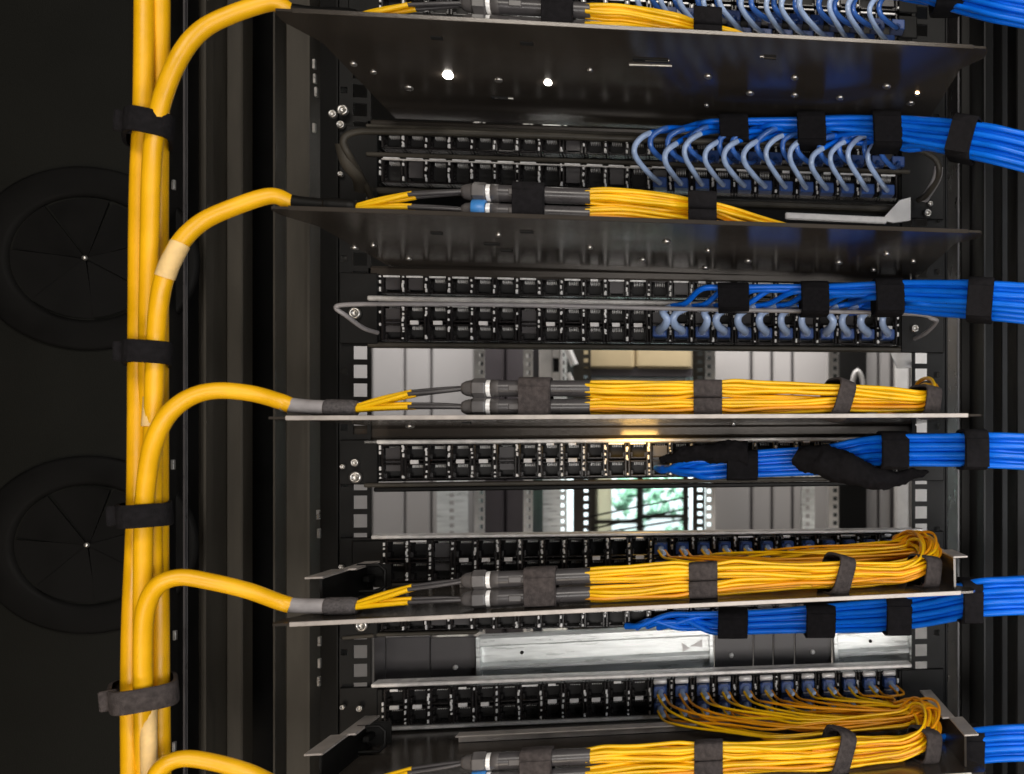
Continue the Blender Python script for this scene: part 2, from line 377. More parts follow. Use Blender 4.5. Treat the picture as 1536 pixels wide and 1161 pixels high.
# ------------------------------------------------------------------ trays
YF = -.18
TF = [((408, 12), (1485, 70)), ((402, 309), (1477, 346)), ((398, 625), (1477, 621)), ((404, 936), (1466, 886)), ((402, 1222), (1482, 1158))]
class Tray: pass
TR = []
def tray_point(T, x, Y, h):
    X = P(x, 600, Y).x; return Vector((X, Y, T.a.z+(X-T.a.x)*T.s+h))
def on_plane(T, x, y):                             # where the ray through (x, y) meets the underside
    d = ray(x, y); n = Vector((-T.s, 0, 1)); p0 = T.a-Vector((0, 0, .0018)); tt = (p0-EYE).dot(n)/d.dot(n); return EYE+d*tt
TLAB = ['top steel tray in the frame, its glossy underside showing two bright lamps',
        'second steel tray from the top with glossy dark underside',
        'middle steel tray seen edge on at eye level',
        'fourth steel tray with raised end flanges, seen slightly from above',
        'lowest steel tray at the bottom edge of the picture']
for i, (l, r) in enumerate(TF):
    T = Tray(); T.a, T.b = P(*l, YF), P(*r, YF); T.s = (T.b.z-T.a.z)/(T.b.x-T.a.x); T.i = i; TR.append(T)
    t = thing('cable_tray', (T.a+T.b)/2, TLAB[i], 'tray', 'cable trays'); T.o = t
    Yb = .012; ang = math.atan(T.s); L = (T.b-T.a).length
    mx = Matrix.Translation(T.a) @ Matrix.Rotation(-ang, 4, 'Y')
    k = MB()
    c1, c2 = .010, .016
    out = [(c1*.2, 0.0), (L-c1*.3, 0.0), (L, c1*.6), (L, c2), (L-.012, c2+.02), (L-.012, Yb-YF), (.012, Yb-YF), (.012, c2+.03), (0, c2), (0, c1*.4)]
    n = len(out); vs = [mx @ Vector((x, y, 0)) for x, y in out]+[mx @ Vector((x, y, -.0016)) for x, y in out]
    k.add(vs, [tuple(range(n)), tuple(range(2*n-1, n-1, -1))]+[(j, n+j, n+(j+1) % n, (j+1) % n) for j in range(n)])
    obj('plate', k, 'tray', t)
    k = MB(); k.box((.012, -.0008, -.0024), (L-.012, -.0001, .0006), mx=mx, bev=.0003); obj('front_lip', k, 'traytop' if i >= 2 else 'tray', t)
    if i >= 3:
        for side in (0, 1):
            k = MB(); x = .013 if side == 0 else L-.013; sg = -1 if side == 0 else 1
            f0 = .046 if side == 0 else .012
            k.box((x-.0008, f0, .0004), (x+.0008, .14, .022), mx=mx); obj('end_wall', k, 'black' if side == 0 else 'tray', t); k = MB()
            k.box((x-.0009*sg, f0, .0221), (x+.010*sg, f0+.045, .0236), mx=mx, bev=.0004)
            k.box((x-.006*sg, f0+.0452, .0221), (x+.004*sg, .14, .0236), mx=mx, bev=.0004)
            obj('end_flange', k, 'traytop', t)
        k = MB(); yy = (868, 1110)[i-3]; a, b = P(527, yy+20, -.07), P(576, yy-20, -.07); q = .003
        ring = [Vector((x_, -.068, z_)) for x_, z_ in ((a.x+.004, a.z), (b.x-.004, a.z), (b.x, a.z+.004), (b.x, b.z-.004), (b.x-.004, b.z), (a.x+.004, b.z), (a.x, b.z-.004), (a.x, a.z+.004), (a.x+.004, a.z))]
        k.tube(ring, .0014, 6, cap=False); k.box((a.x+.001, -.052, a.z+.001), (b.x-.001, -.050, b.z-.001)); k.box((a.x+.006, -.066, a.z+.006), (a.x+.011, -.0525, a.z+.011), bev=.0008)
        obj('latch_bracket', k, 'black', t)
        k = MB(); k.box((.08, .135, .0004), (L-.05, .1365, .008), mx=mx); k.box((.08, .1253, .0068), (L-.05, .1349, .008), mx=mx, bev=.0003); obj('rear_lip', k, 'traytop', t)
SCR = {0: [(613, 132), (748, 120), (885, 105), (1062, 115), (1060, 158), (1125, 140), (1192, 143), (1260, 147), (1330, 130), (1376, 141), (1366, 155), (1192, 117), (530, 96), (560, 108)],
       1: [(613, 388), (748, 352), (885, 371), (1000, 363), (1062, 376), (1122, 392), (1058, 402), (1258, 394), (1330, 381), (1310, 405), (1370, 392), (560, 368), (532, 372), (964, 390)],
       2: [(620, 640), (1100, 636)]}
SLOT = {0: [(655, 57, 8), (790, 65, 9), (750, 147, 12), (1155, 86, 9), (976, 90, 26)], 1: [(655, 350, 8), (790, 348, 9), (738, 366, 11), (760, 376, 8)], 2: [(700, 634, 6)]}
for i, lst in SCR.items():
    for x, y in lst:
        c = on_plane(TR[i], x, y)
        if c.y > -.02: c.y = -.02
        k = MB(); r = R.uniform(.0018, .0036); k.lathe(c, (0, 0, -1), [(-.0004, r), (.0005, r), (.0012, r*.75), (.0015, r*.3), (.0016, .0001)], 10); obj('screw', k, 'steel', TR[i].o)
for i, lst in SLOT.items():
    for x, y, hw in lst:
        c = on_plane(TR[i], x, y); s = hw*MM(x, c.y); k = MB(); k.box((c.x-s, c.y-.0022, c.z-.0006), (c.x+s, c.y+.0022, c.z+.0004)); obj('slot', k, 'slotm', TR[i].o)
for (xa, ya, xb, yb) in ((944, 97, 1008, 99), (1140, 85, 1164, 86), (968, 90, 1004, 91), (742, 146, 770, 148)):
    c, d_ = on_plane(TR[0], xa, ya), on_plane(TR[0], xb, yb); k = MB(); k.tube([c, d_], .0009, 6); obj('slot_lip', k, 'steel', TR[0].o)  # steel rods put in for the light showing at the slots
for x, y, r in ((672, 113, .0036), (822, 124, .0027), (1376, 139, .0014), (1192, 143, .0015)):  # glowing beads added for the bright glints on the underside
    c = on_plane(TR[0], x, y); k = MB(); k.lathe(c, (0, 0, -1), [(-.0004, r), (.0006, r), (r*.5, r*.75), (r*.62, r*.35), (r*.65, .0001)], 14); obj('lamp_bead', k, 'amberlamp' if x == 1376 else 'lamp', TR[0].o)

# ------------------------------------------------------------------ patch panels
PORT = {}
def port_mesh(p, h, kind, var):
    key = (round(p, 4), round(h, 4), kind, var)
    if key in PORT: return PORT[key]
    k = MB(); rv = random.Random(hash((kind, var)) % 1000+int(h*1e5))
    w2, h2 = p*.485, h*.485; iw = p*.36
    k.box((-w2, -.003, -h2), (-iw, .010, h2), 0, bev=.0006); k.box((iw, -.003, -h2), (w2, .010, h2), 0, bev=.0006)
    zs = [(-h2, h2)] if kind == 1 else [(-h2, -.0008), (.0008, h2)]
    for (z0, z1) in zs:
        k.box((-iw+.0001, -.0026, z1-.0016), (iw-.0001, .010, z1), 0, bev=.0004)
        k.box((-iw+.0001, -.0026, z0), (iw-.0001, .010, z0+.0016), 0, bev=.0004)
        st = h*.12                                     # keystone shoulder
        k.box((-iw+.0001, .001, z0+.0017), (-iw+p*.08, .009, z0+.0017+st), 0); k.box((iw-p*.08, .001, z0+.0017), (iw-.0001, .009, z0+.0017+st), 0)
        for c in range(6): k.box((-iw*.62+c*iw*.22, .004, z1-.0040), (-iw*.62+c*iw*.22+.0004, .0092, z1-.0018), 2)
    k.box((-w2, .0101, -h2), (w2, .012, h2), 1)
    # pale ticks added at the sides for the ports' edge highlights
    for sx in (-1, 1):
        z = -h2+.0012
        while z < h2-.002:
            l = rv.uniform(.0012, .0042)
            if rv.random() < (.62 if sx < 0 else .4): k.box((sx*w2-.0008, -.0046, z), (sx*w2+.0007, -.0030, min(z+l, h2-.0006)), 2, bev=.0003)
            z += l+rv.uniform(.0008, .0030)
    if kind == 2 and var in (0, 1, 3): k.box((-iw*.55, -.0042, -.0017), (iw*.55*(1 if var else .8), -.0022, .0017), 3, bev=.0003)
    if var == 2 or (kind == 1 and var in (0, 1, 4)): k.box((-iw, -.0042, h2-.0018), (iw, -.0027, h2-.0003), 2, bev=.0003)
    if var == 3: k.box((-iw*.5, -.0042, h2-.0021), (iw*.45, -.0027, h2-.0001), 2, bev=.0003)
    if var == 4: k.box((-iw*.9, .0005, -h2*.5), (iw*.9, .002, h2*.8), 4)
    me = k.mesh('port', ['plastic', 'cavity', 'nickel', 'white', 'tube']); PORT[key] = me; return me
def panel(label, rows, ledges=(), Yb=.0):
    x, y = rows[0][0:2]
    t = thing('patch_bay', P(x, y, 0), label, 'patch panel', 'patch panels'); fr = MB(); geo = []
    for (xl, yt, yb, xr, ytr, n, kind, Y) in rows:
        A, B, C = P(xl, yt, Y), P(xr, ytr, Y), P(xl, yb, Y); h = A.z-C.z; L = B-A; ang = math.atan2(L.z, L.x); p = L.length/n; ex = L.normalized(); dn = Vector((ex.z, 0, -ex.x))
        mx = Matrix.Translation(A) @ Matrix.Rotation(-ang, 4, 'Y')
        fr.box((-.012, .0121, -h-.001), (L.length+.012, .03, .001), mx=mx)
        fr.box((-.026, -.001, -h), (-.0005, .0119, -.0005), mx=mx, bev=.001); fr.box((L.length+.0005, -.001, -h), (L.length+.018, .0119, -.0005), mx=mx, bev=.001)
        me_v = [0, 0, 1, 1, 2, 3, 4, 5]
        for i in range(n):
            o = bpy.data.objects.new('port', port_mesh(p, h, kind, R.choice(me_v))); COL.objects.link(o); o.parent = t
            o.location = A+ex*(p*(i+.5))+dn*(h/2)-WL[t.name]; o.rotation_euler = (0, -ang, 0)
        geo.append((A, ex, dn, p, h, n, Y))
    obj('faceplate', fr, 'black', t)
    for (x0, y0, x1, y1, Y, hh, dd, m) in ledges:
        A, B = P(x0, y0, Y), P(x1, y1, Y); L = B-A; mx = Matrix.Translation(A) @ Matrix.Rotation(-math.atan2(L.z, L.x), 4, 'Y')
        k = MB(); k.box((0, 0, -hh), (L.length, dd, 0), mx=mx, bev=min(hh, dd)*.25); obj('ledge', k, m, t)
    return t, geo
XL, XR = 572, 1346
pan = {}
pan[0] = panel('patch panel at the top edge, packed with curled blue cords',
               [(XL, -62, -22, XR, -18, 24, 1, 0), (XL, -18, 20, XR, 22, 24, 1, 0)])
pan[1] = panel('patch panel above the second tray, its right half full of curled blue cords',
               [(XL, 196, 224, XR, 221, 24, 1, .006), (XL, 236, 275, XR, 263, 24, 1, 0)],
               [(572, 237, 978, 251, -.0075, .0011, .002, 'ledge'), (572, 197, 978, 209, -.002, .0008, .002, 'ledge'), (548, 227, XR+20, 254, -.006, .0035, .01, 'frame'), (548, 178, XR+20, 205, .0, .007, .02, 'tray'), (548, 286, XR+8, 316, .006, .03, .01, 'black'), (548, 185, XR+20, 212, -.012, .003, .02, 'frame'), (548, 279, XR+8, 309, -.004, .005, .01, 'frame'),
                (1178, 318, 1330, 325, -.02, .006, .004, 'white')])
pan[2] = panel('patch panel above the light grey cabinets, pale boots in its right half',
               [(XL, 413, 441, XR, 428, 24, 1, .004), (XL, 456, 512, XR, 467, 24, 2, 0)],
               [(548, 398, XR+20, 414, .0, .009, .02, 'tray'), (550, 443, XR+20, 457, -.006, .004, .01, 'ledge'), (550, 513, XR+10, 521, -.003, .004, .01, 'frame')])
pan[3] = panel('patch panel just under the third tray beside the black cable wrap',
               [(XL, 666, 721, XR, 659, 24, 2, 0)],
               [(520, 638, XR+30, 634, .004, .0125, .02, 'tray'), (545, 660, XR+10, 655, -.004, .0035, .01, 'ledge'), (545, 725, XR+14, 714, -.008, .0035, .014, 'frame'), (560, 731, XR+6, 721, .002, .004, .01, 'black')])
pan[4] = panel('patch panel above the fourth tray with yellow strands in its right half',
               [(XL+6, 809, 874, XR, 799, 24, 2, -.004)],
               [(556, 803, XR+40, 793, -.008, .0032, .016, 'ledge'), (560, 876, XR, 862, -.008, .003, .01, 'frame')])
pan[5] = panel('row of ports in shadow directly under the fourth tray',
               [(XL, 918, 947, XR, 905, 24, 1, .004)],
               [(560, 950, 715, 946, -.004, .003, .01, 'frame'), (512, 955, 560, 951, -.006, .003, .01, 'frame')])
pan[6] = panel('lowest patch panel with pale tabs over its row of plugged yellow strands',
               [(XL+4, 1032, 1089, XR, 1004, 24, 2, -.002), (XL+4, 1098, 1126, XR, 1064, 24, 1, -.002)],
               [(556, 1026, XR+22, 996, -.008, .0034, .016, 'ledge'), (560, 1092, XR, 1058, -.008, .003, .008, 'ledge')])
# rack ears and screws on the rails
for i, (x, y0, y1) in enumerate([(507, 190, 300), (507, 410, 515), (507, 660, 727), (507, 806, 880), (507, 925, 958), (507, 1030, 1130)]):
    t = pan[[1, 2, 3, 4, 5, 6][i]][0]
    for (xa, xb, dy) in ((x+2, 566, 0), (1352, 1416, .033*(1361-540)*(1 if i == 0 else .5 if i == 1 else -.2 if i == 2 else -.35 if i == 3 else -1))):
        k = MB(); a, b = P(xa, y1+dy, -.004), P(xb, y0+dy, -.004); k.box((a.x, -.004, a.z), (b.x, -.0005, b.z), bev=.0006); obj('ear', k, 'black', t)
for (x, y, pi, r) in ((533, 470, 2, 9), (534, 716, 3, 9), (533, 694, 3, 6), (543, 938, 5, 9), (1372, 493, 2, 6), (515, 700, 3, 4), (556, 300, 1, 6), (512, 262, 1, 4), (515, 166, 1, 8), (512, 188, 1, 6), (500, 172, 1, 6), (1391, 320, 1, 6), (1395, 306, 1, 4), (515, 1060, 6, 4), (540, 1062, 6, 5), (513, 850, 4, 4), (1381, 470, 2, 4), (536, 1108, 6, 4)):
    c = P(x, y, -.006); rr = r*MM(x, 0); k = MB()
    k.lathe(c, (0, -1, 0), [(0, rr), (.002, rr), (.003, rr*.85), (.003, rr*.55), (.001, rr*.5), (.001, .0001)], 14); obj('screw', k, 'steel', pan[pi][0])

# cable bars (flat bent bands in front of the panels)
def bar(label, pts, w_, h_, m='frame'):
    k = MB(); k.tube(spline(pts, 8), h_, 10, ell=(1, w_/h_)); return tag(obj('cable_bar', k, m), label, 'cable bar', 'bent cable bars')
bar('bent grey cable bar with rounded ends before the upper blue cords',
    [P(556, 296, -.012), P(548, 276, -.03), P(525, 235, -.055), P(515, 212, -.06), P(530, 199, -.06), P(580, 197, -.06), P(800, 203, -.06), P(1050, 212, -.055), P(1300, 219, -.055), P(1370, 224, -.055), P(1402, 238, -.055), P(1408, 262, -.05), P(1390, 292, -.03), P(1378, 300, -.012)], .0026, .0026)
bar('slim cable bar with pointed ends before the pale blue boots',
    [P(566, 499, -.012), P(545, 492, -.03), P(520, 474, -.05), P(504, 462, -.055), P(520, 457, -.055), P(600, 456, -.055), P(800, 458, -.055), P(1050, 464, -.055), P(1350, 470, -.055), P(1398, 478, -.055), P(1404, 484, -.05), P(1388, 500, -.03), P(1372, 508, -.01)], .0018, .0018, 'greytube')
# broad flat left hook of the upper bar
k = MB(); k.tube(spline([P(512, 215, -.058), P(520, 245, -.052), P(538, 268, -.04), P(541, 285, -.02)], 8), .0055, 10, ell=(.9, .45)); tag(obj('cable_hook', k, 'frame'), 'broad dark hook below the left end of the upper cable bar', 'hook')
k = MB(); k.tube(spline([P(1408, 250, -.05), P(1404, 270, -.045), P(1386, 300, -.02)], 8), .0045, 10, ell=(.9, .5)); tag(obj('cable_hook', k, 'greytube'), 'grey hook below the right end of the upper cable bar', 'hook')
t = thing('end_bracket', P(1350, 325, -.02), 'bright bare metal bracket right of the upper blue cords', 'bracket')
k = MB(); q = [P(1322, 330, -.015), P(1350, 300, -.015), P(1366, 296, -.015), P(1366, 330, -.015), P(1340, 334, -.015)]; q2 = [v+Vector((0, .003, 0)) for v in q]
k.add(q+q2, [(0, 1, 2, 3, 4), (9, 8, 7, 6, 5)]+[(j, j+5, (j+1) % 5+5, (j+1) % 5) for j in range(5)]); obj('plate', k, 'post', t)
t = thing('end_bracket', P(1350, 540, .1), 'bright pale metal bracket right of the pale blue boots', 'bracket')
k = MB(); q = [P(1334, 524, .02), P(1356, 512, .02), P(1372, 512, .02), P(1372, 552, .02), P(1346, 552, .02)]; q2 = [v+Vector((0, .003, 0)) for v in q]
k.add(q+q2, [(0, 1, 2, 3, 4), (9, 8, 7, 6, 5)]+[(j, j+5, (j+1) % 5+5, (j+1) % 5) for j in range(5)]); obj('plate', k, 'post', t)

# galvanised trunking in the lowest gap, with dark blanks between
def trunking(label, x0, x1, yt0, yb0, yt1, Y, holes):
    A, B, C = P(x0, yt0, Y), P(x1, yt1, Y), P(x0, yb0, Y); H = A.z-C.z; L = B-A; mx = Matrix.Translation(A) @ Matrix.Rotation(-math.atan2(L.z, L.x), 4, 'Y')
    t = thing('metal_trunking', A, label, 'trunking', 'galvanised trunking')
    prof = [(.012, 0), (.0, -.0), (-.002, -.05), (-.002, -.20), (.004, -.26), (.004, -.60), (-.001, -.66), (-.001, -.76), (.005, -.80), (.006, -.97), (.002, -1), (.012, -1)]
    n = len(prof); l = L.length; k = MB()
    vs = [mx @ Vector((x, y, z*H)) for x in (0, l) for y, z in prof]
    k.add(vs, [(j, j+1, n+j+1, n+j) for j in range(n-1)]+[(n-1, 0, n, 2*n-1), tuple(range(n)), tuple(range(2*n-1, n-1, -1))]); obj('profile', k, 'galv', t)
    k = MB(); k.box((-.001, -.003, -H), (.003, .012, 0), mx=mx, bev=.0005); obj('end_cap', k, 'galv', t); k = MB(); k.box((l-.003, -.003, -H), (l+.001, .012, 0), mx=mx, bev=.0005); obj('end_cap', k, 'galv', t)
    for hx, hz in holes:
        k = MB(); c = mx @ Vector((hx*l, .0035, -hz*H)); k.lathe(c, (0, -1, 0), [(0, .0016), (.001, .0016), (.001, .0001)], 10); obj('hole_plug', k, 'slotm', t)
    return t, mx, l, H
t, mx, l, H = trunking('long bright galvanised trunking in the lowest gap with white arrow marks', 716, 1068, 955, 1022, 938, .05, [(.18, .42)])
k = MB()
for tri in ([(.865, -.38), (.90, -.52), (.868, -.60)], [(.90, -.48), (.955, -.33), (.955, -.50)]):
    vs = [mx @ Vector((x*l, y, z*H)) for y in (.0032, .0038) for x, z in tri]; k.add(vs, [(0, 1, 2), (5, 4, 3), (0, 3, 4, 1), (1, 4, 5, 2), (2, 5, 3, 0)])
obj('arrow_mark', k, 'white', t)
trunking('short bright galvanised trunking at the right of the lowest gap', 1251, 1366, 937, 1002, 930, .05, [(.47, .45)])
def blank(label, x0, x1, y0, y1, Y, joints, stud):
    a, b = P(x0, y1, Y), P(x1, y0, Y); t = thing('blanking_plate', (a+b)/2, label, 'blanking plate')
    xs = [x0]+joints+[x1]
    for i in range(len(xs)-1):
        k = MB(); slabpx(k, xs[i]+.7, xs[i+1]-.7, y0, y1, Y+R.uniform(0, .002), .004, bev=.0006); obj('plate', k, 'greyblank', t)
    for x, y in stud:
        c = P(x, y, Y-.0005); k = MB(); k.lathe(c, (0, -1, 0), [(-.001, .0022), (.001, .0022), (.0018, .0012), (.002, .0001)], 10); obj('stud', k, 'nickel', t)
M['greyblank'] = mat('grey_blank_paint', (.085, .078, .080), .45, var=.12, vscale=12)
blank('dark grey blanking plates left of the long trunking', 560, 714, 955, 1032, .055, [578, 645], [(683, 1001)])
blank('dark grey blanking plates between the two bright trunkings', 1071, 1248, 930, 1020, .055, [1130, 1160, 1192], [(1097, 983), (1219, 978)])

# ------------------------------------------------------------------ yellow trunk and fibre harnesses
def px_r(x, Y, w_): return w_*MM(x, Y)
for nm, pts in (('thick yellow riser cable on the left side of the vertical bundle', [(217, -40, -.165), (215, 150, -.165), (209, 300, -.162), (207, 520, -.16), (205, 760, -.158), (198, 930, -.158), (196, 1060, -.16), (197, 1210, -.16)]),
                ('yellow riser cable on the right side of the vertical bundle', [(240, -40, -.160), (240, 100, -.156), (238, 250, -.150), (238, 520, -.148), (238, 760, -.150), (239, 930, -.152), (240, 1060, -.153), (242, 1210, -.153)])):
    k = MB(); k.tube(spline([P(*p) for p in pts], 10), .0056, 14); tag(obj('riser_cable', k, 'yellow'), nm, 'cable', 'yellow riser cables')
k = MB(); k.tube(spline([P(224, 1045, -.166), P(223, 1100, -.167), P(225, 1200, -.168)], 6), .0046, 12); tag(obj('label_tube', k, 'peach'), 'pale peach label tube in the middle of the riser below the grey strap', 'label tube')

BR = [  # where each branch leaves the riser: (x, y, Y)
    [(330, 29, -.172), (290, 57, -.175), (262, 100, -.178), (243, 150, -.178), (233, 196, -.176), (227, 260, -.172), (224, 400, -.168), (222, 520, -.164), (222, 760, -.15), (222, 1000, -.146), (222, 1210, -.146)],
    [(345, 313, -.172), (300, 335, -.176), (268, 368, -.18), (248, 412, -.182), (238, 460, -.18), (233, 530, -.174), (230, 640, -.17), (229, 760, -.165), (230, 960, -.15), (230, 1210, -.142)],
    [(376, 590, -.170), (325, 586, -.176), (285, 596, -.18), (252, 622, -.184), (232, 660, -.184), (222, 705, -.18), (216, 770, -.174), (214, 880, -.166), (214, 1000, -.162), (213, 1210, -.15)],
    [(372, 886, -.170), (318, 873, -.176), (272, 866, -.18), (240, 876, -.184), (222, 902, -.184), (215, 945, -.18), (215, 1035, -.172), (216, 1120, -.162), (216, 1210, -.15)],
    [(372, 1158, -.172), (318, 1143, -.176), (275, 1138, -.18), (245, 1150, -.184), (228, 1180, -.184), (220, 1230, -.18)]]
HLAB = ['yellow fibre cable branching to the top tray at the upper edge', 'yellow fibre cable branching to the second tray, pale label on its bend',
        'yellow fibre cable with grey sleeve lying on the third tray', 'yellow fibre cable with grey sleeve lying on the fourth tray', 'yellow fibre cable lying on the bottom tray']
HEX = [(0, 0), (1, 0), (.5, .87), (-.5, .87), (-1, 0), (-.5, -.87), (.5, -.87), (1.5, .87), (0, 1.73), (-1.5, .87), (-1.5, -.87), (0, -1.73), (1.5, -.87)]
BY = -.158
def harness(T, strands, ports, endx):
    i = T.i; t = thing('fiber_cable', tray_point(T, 640, BY, 0), HLAB[i], 'fibre cable', 'yellow fibre cables')
    tp = lambda x, Y, h: tray_point(T, x, Y, h)
    k = MB(); pts = [tp(436, BY, .0082)]+([tp(405, BY-.006, .0105)] if i < 2 else [tp(418, BY-.002, .0112)])+[P(*p) for p in BR[i]]
    k.tube(spline(pts, 10), .0053, 14); obj('jacket', k, 'yellow', t)
    if i == 1: k = MB(); k.tube(spline([P(270, 366, -.18), P(255, 395, -.1825), P(247, 416, -.1825)], 6), .0056, 12); obj('label_sleeve', k, 'peach', t)
    if i == 2: k = MB(); k.tube(spline([P(229, 596, -.170), P(226, 640, -.171)], 6), .0050, 12); obj('label_sleeve', k, 'peach', t)
    k = MB(); k.tube(spline([tp(424, BY, .0092), tp(455, BY, .0075), tp(492, BY, .0065)], 6), [.0050]*13, 14); obj('heat_shrink', k, 'greytube' if i > 1 else 'black', t)
    k = MB(); k.tube(spline([tp(487, BY, .0066), tp(496, BY, .0064), tp(512, BY, .0062), tp(528, BY, .006), tp(536, BY, .0058)], 4), [.0048]+[.0058]*3+[.0060]*9+[.0056]*3+[.0044], 14); obj('braided_sleeve', k, 'braid' if i > 1 else 'black', t)
    ends = []
    for g_, (h1, n1) in enumerate(((.0068, 3), (.0195, 3))):
        for j in range(n1):
            oy = (j-1)*.0030; oz = (j % 2)*.0022
            mid = [tp(532, BY+oy*.5, .0050+oz*.5+g_*.001), tp(570, BY+oy, .0062+oz+g_*.004), tp(612+j*6, BY+oy, .0070+oz*.8+g_*.0085)]
            k = MB(); k.tube(spline(mid, 5), .0017, 8); obj('inner_tube', k, 'strand', t)
            st = mid[-1]; k = MB(); k.tube(spline([st, tp(660, BY+oy, .0070+oz*.7+g_*.0105), tp(700, BY+oy*.6, h1+oz*.3)], 4), .0014, 8); obj('furcation_tube', k, 'tube', t)
    for g_, h in enumerate((.0068, .0195)):
        a, b = tp(692, BY, h), tp(750, BY, h); ax = (b-a).normalized(); L = (b-a).length
        k = MB(); k.lathe(a, ax, [(0, .0012), (.0005, .0036), (.003, .0050), (.007, .0058), (.0075, .0062)], 14); k.lathe(a, ax, [(.0076, .0064), (.0085, .0070), (.0155, .0070), (.0165, .0064)], 6, smooth=False)
        k.lathe(a, ax, [(.0166, .0054), (.0195, .0054), (.0196, .0060), (L, .0060)], 16); obj('gland', k, 'gland', t)
        k = MB(); k.lathe(a, ax, [(.0168, .0058), (.0200, .0058)], 14); obj('collar', k, 'nickel', t)
        if (i in (1, 4) and g_ == 0): k = MB(); c = a+ax*.012; k.band(c, ax, Vector((0, 0, 1)), .0068, .0068, .009, .0008, n=16, p=2.2); obj('colour_clip', k, 'aqua', t)
        k = MB(); k.tube([tp(745, BY, h), tp(800, BY, h), tp(886, BY, h)], .0056, 16); obj('sleeve_tube', k, 'tube', t)
        k = MB(); k.box(tuple(tp(765, BY, h)-Vector((0, .006, .0022))), tuple(tp(776, BY, h)+Vector((.004, -.004, .0022))), bev=.0006); obj('sleeve_label', k, 'gland', t)
    # the strands
    sc = .0030; hide = i < 2
    for s in range(strands+(24 if ports else 0)):
        xtra = s >= strands; s0 = s; s = s % strands; g_ = s % 2; hx, hz = HEX[(s//2) % 13]
        ph = R.uniform(0, 6.28); rot = R.uniform(-.5, .5); hb = (.0068, .0194)[g_]
        pts = []; x = 1218 if xtra else 878
        while x < endx-30:
            tt = (x-880)/(endx-880); q = rot*max(0, tt-.15)*3
            cy, sz_ = hx*math.cos(q)-hz*math.sin(q), hx*math.sin(q)+hz*math.cos(q)
            tight = .80 if abs(x-880) < 22 or abs(x-1060) < 32 else 1.0
            u = max(0, min(1, (x-1080)/150)); he = hb+((.0076, .0166)[g_]-hb)*u
            v = max(0, min(1, (x-1270)/120)); he += ((.0068, .0130)[g_]-he)*v
            wob = .0005*math.sin(x*(.021+.002*i)+ph)+.0009*math.sin(x*.012+i*2.1+g_*1.7)*(tight > .9)+.0003*math.sin(x*.05+ph*2)
            back = .075*max(0, (x-930)/370)**1.3 if hide else .016*max(0, (x-1180)/240)**2
            if hide: he = hb+(.0055-hb)*max(0, min(1, (x-1080)/170))
            if xtra: cy *= .5; sz_ *= .5
            pts.append(tp(x, BY+cy*sc*tight*(1+.25*u)+wob+back, max(.0018, he+sz_*sc*tight*(1-.12*u)+wob*(tight > .9)))); x += 28
        if not hide:
            lane = (s+.5*xtra)/strands; Yl = -.050-.058*lane; hl = .0035+.0125*((s0*5) % 48)/48+((.015-.012*((s+.5*xtra)/strands)) if i == 3 else .003)
            e = pts[-1]; he = e.z-(T.a.z+(e.x-T.a.x)*T.s); ry = (Yl-e.y)/2; rx = R.uniform(.012, .028) if ports else R.uniform(.004, .012); arch = R.uniform(.006, .026) if ports else R.uniform(.008, .022)
            for qd in (-60, -25, 10, 45, 80):
                a_ = math.radians(qd); X = e.x+.006+rx*math.cos(a_); tq = (qd+90)/180
                pts.append(Vector((X, e.y+ry*(1+math.sin(a_)), T.a.z+(X-T.a.x)*T.s+he+(hl-he)*tq+arch*math.cos(a_)*(.4+.6*tq))))
            if ports:
                A, ex, dn, p, h, n, Y = ports[0]
                col = n-1-s//2; two = s % 2; pc = A+ex*(p*(col+.5))+dn*(h*(.27 if two == 0 else .70))
                pc = pc+Vector((.0032 if xtra else -.0022, 0, 0)); xt = pts[-1].x; xl = pc.x+.088+R.uniform(-.012, .012); m_ = max(1, int((xt-xl)/.035)) if xt > xl else 0
                for f in range(1, m_+1):
                    X = xt+(xl-xt)*f/m_
                    pts.append(Vector((X, Yl+.0025*math.sin(f*1.3+ph), T.a.z+(X-T.a.x)*T.s+hl+.0018*math.sin(f*1.9+ph))))
                zl = pts[-1].z
                for fx, fy, fz in ((.056, .72, .13), (.031, .5, .36), (.014, .28, .66)): pts.append(Vector((min(pc.x+fx, xt-.004+fx*.1), Yl*fy+(Y-.03)*(1-fy), zl+(pc.z-.004-zl)*fz)))
                pts.append(Vector((pc.x+.0055, Y-.031, pc.z-.005-(pc.z-zl)*.06))); pts.append(Vector((pc.x+.0008, Y-.020, pc.z-.0010)))
            else:
                for dx in (.03, .09): pts.append(Vector((pts[-1].x-dx, pts[-1].y+.01, T.a.z+(pts[-1].x-dx-T.a.x)*T.s+.003)))
        k = MB(); sp_ = spline(pts, 4); nb = (len(pts)-10)*4
        k.tube(sp_, .00150 if hide or not ports else [.00150 if q < nb*.75 else .00112 for q in range(len(sp_))], 6); so = obj('strand', k, 'amber' if xtra or s % 5 == 0 else 'strand', t)
        if ports and not hide and not xtra:
            pc = pc+Vector((.0022, 0, 0)); k = MB(); k.box((pc.x-.0052, Y-.014, pc.z-.0052), (pc.x+.0052, Y-.001, pc.z+.0045), 0, bev=.0008); k.box((pc.x-.003, Y-.017, pc.z+.0030), (pc.x+.003, Y-.0142, pc.z+.0052), 0)
            obj('plug', k, 'navy', so)
            k = MB(); k.tube([Vector((pc.x+.0003, Y-.0125, pc.z)), Vector((pc.x+.0006, Y-.019, pc.z-.0009)), Vector((pc.x+.004, Y-.027, pc.z-.003))], [.0030, .0024, .0018], 8); obj('boot', k, 'paleblue', so)
    return t
harness(TR[0], 26, None, 1300)
harness(TR[1], 26, None, 1300)
harness(TR[2], 26, None, 1418)
harness(TR[3], 24, pan[4][1], 1412)
harness(TR[4], 24, pan[6][1], 1412)
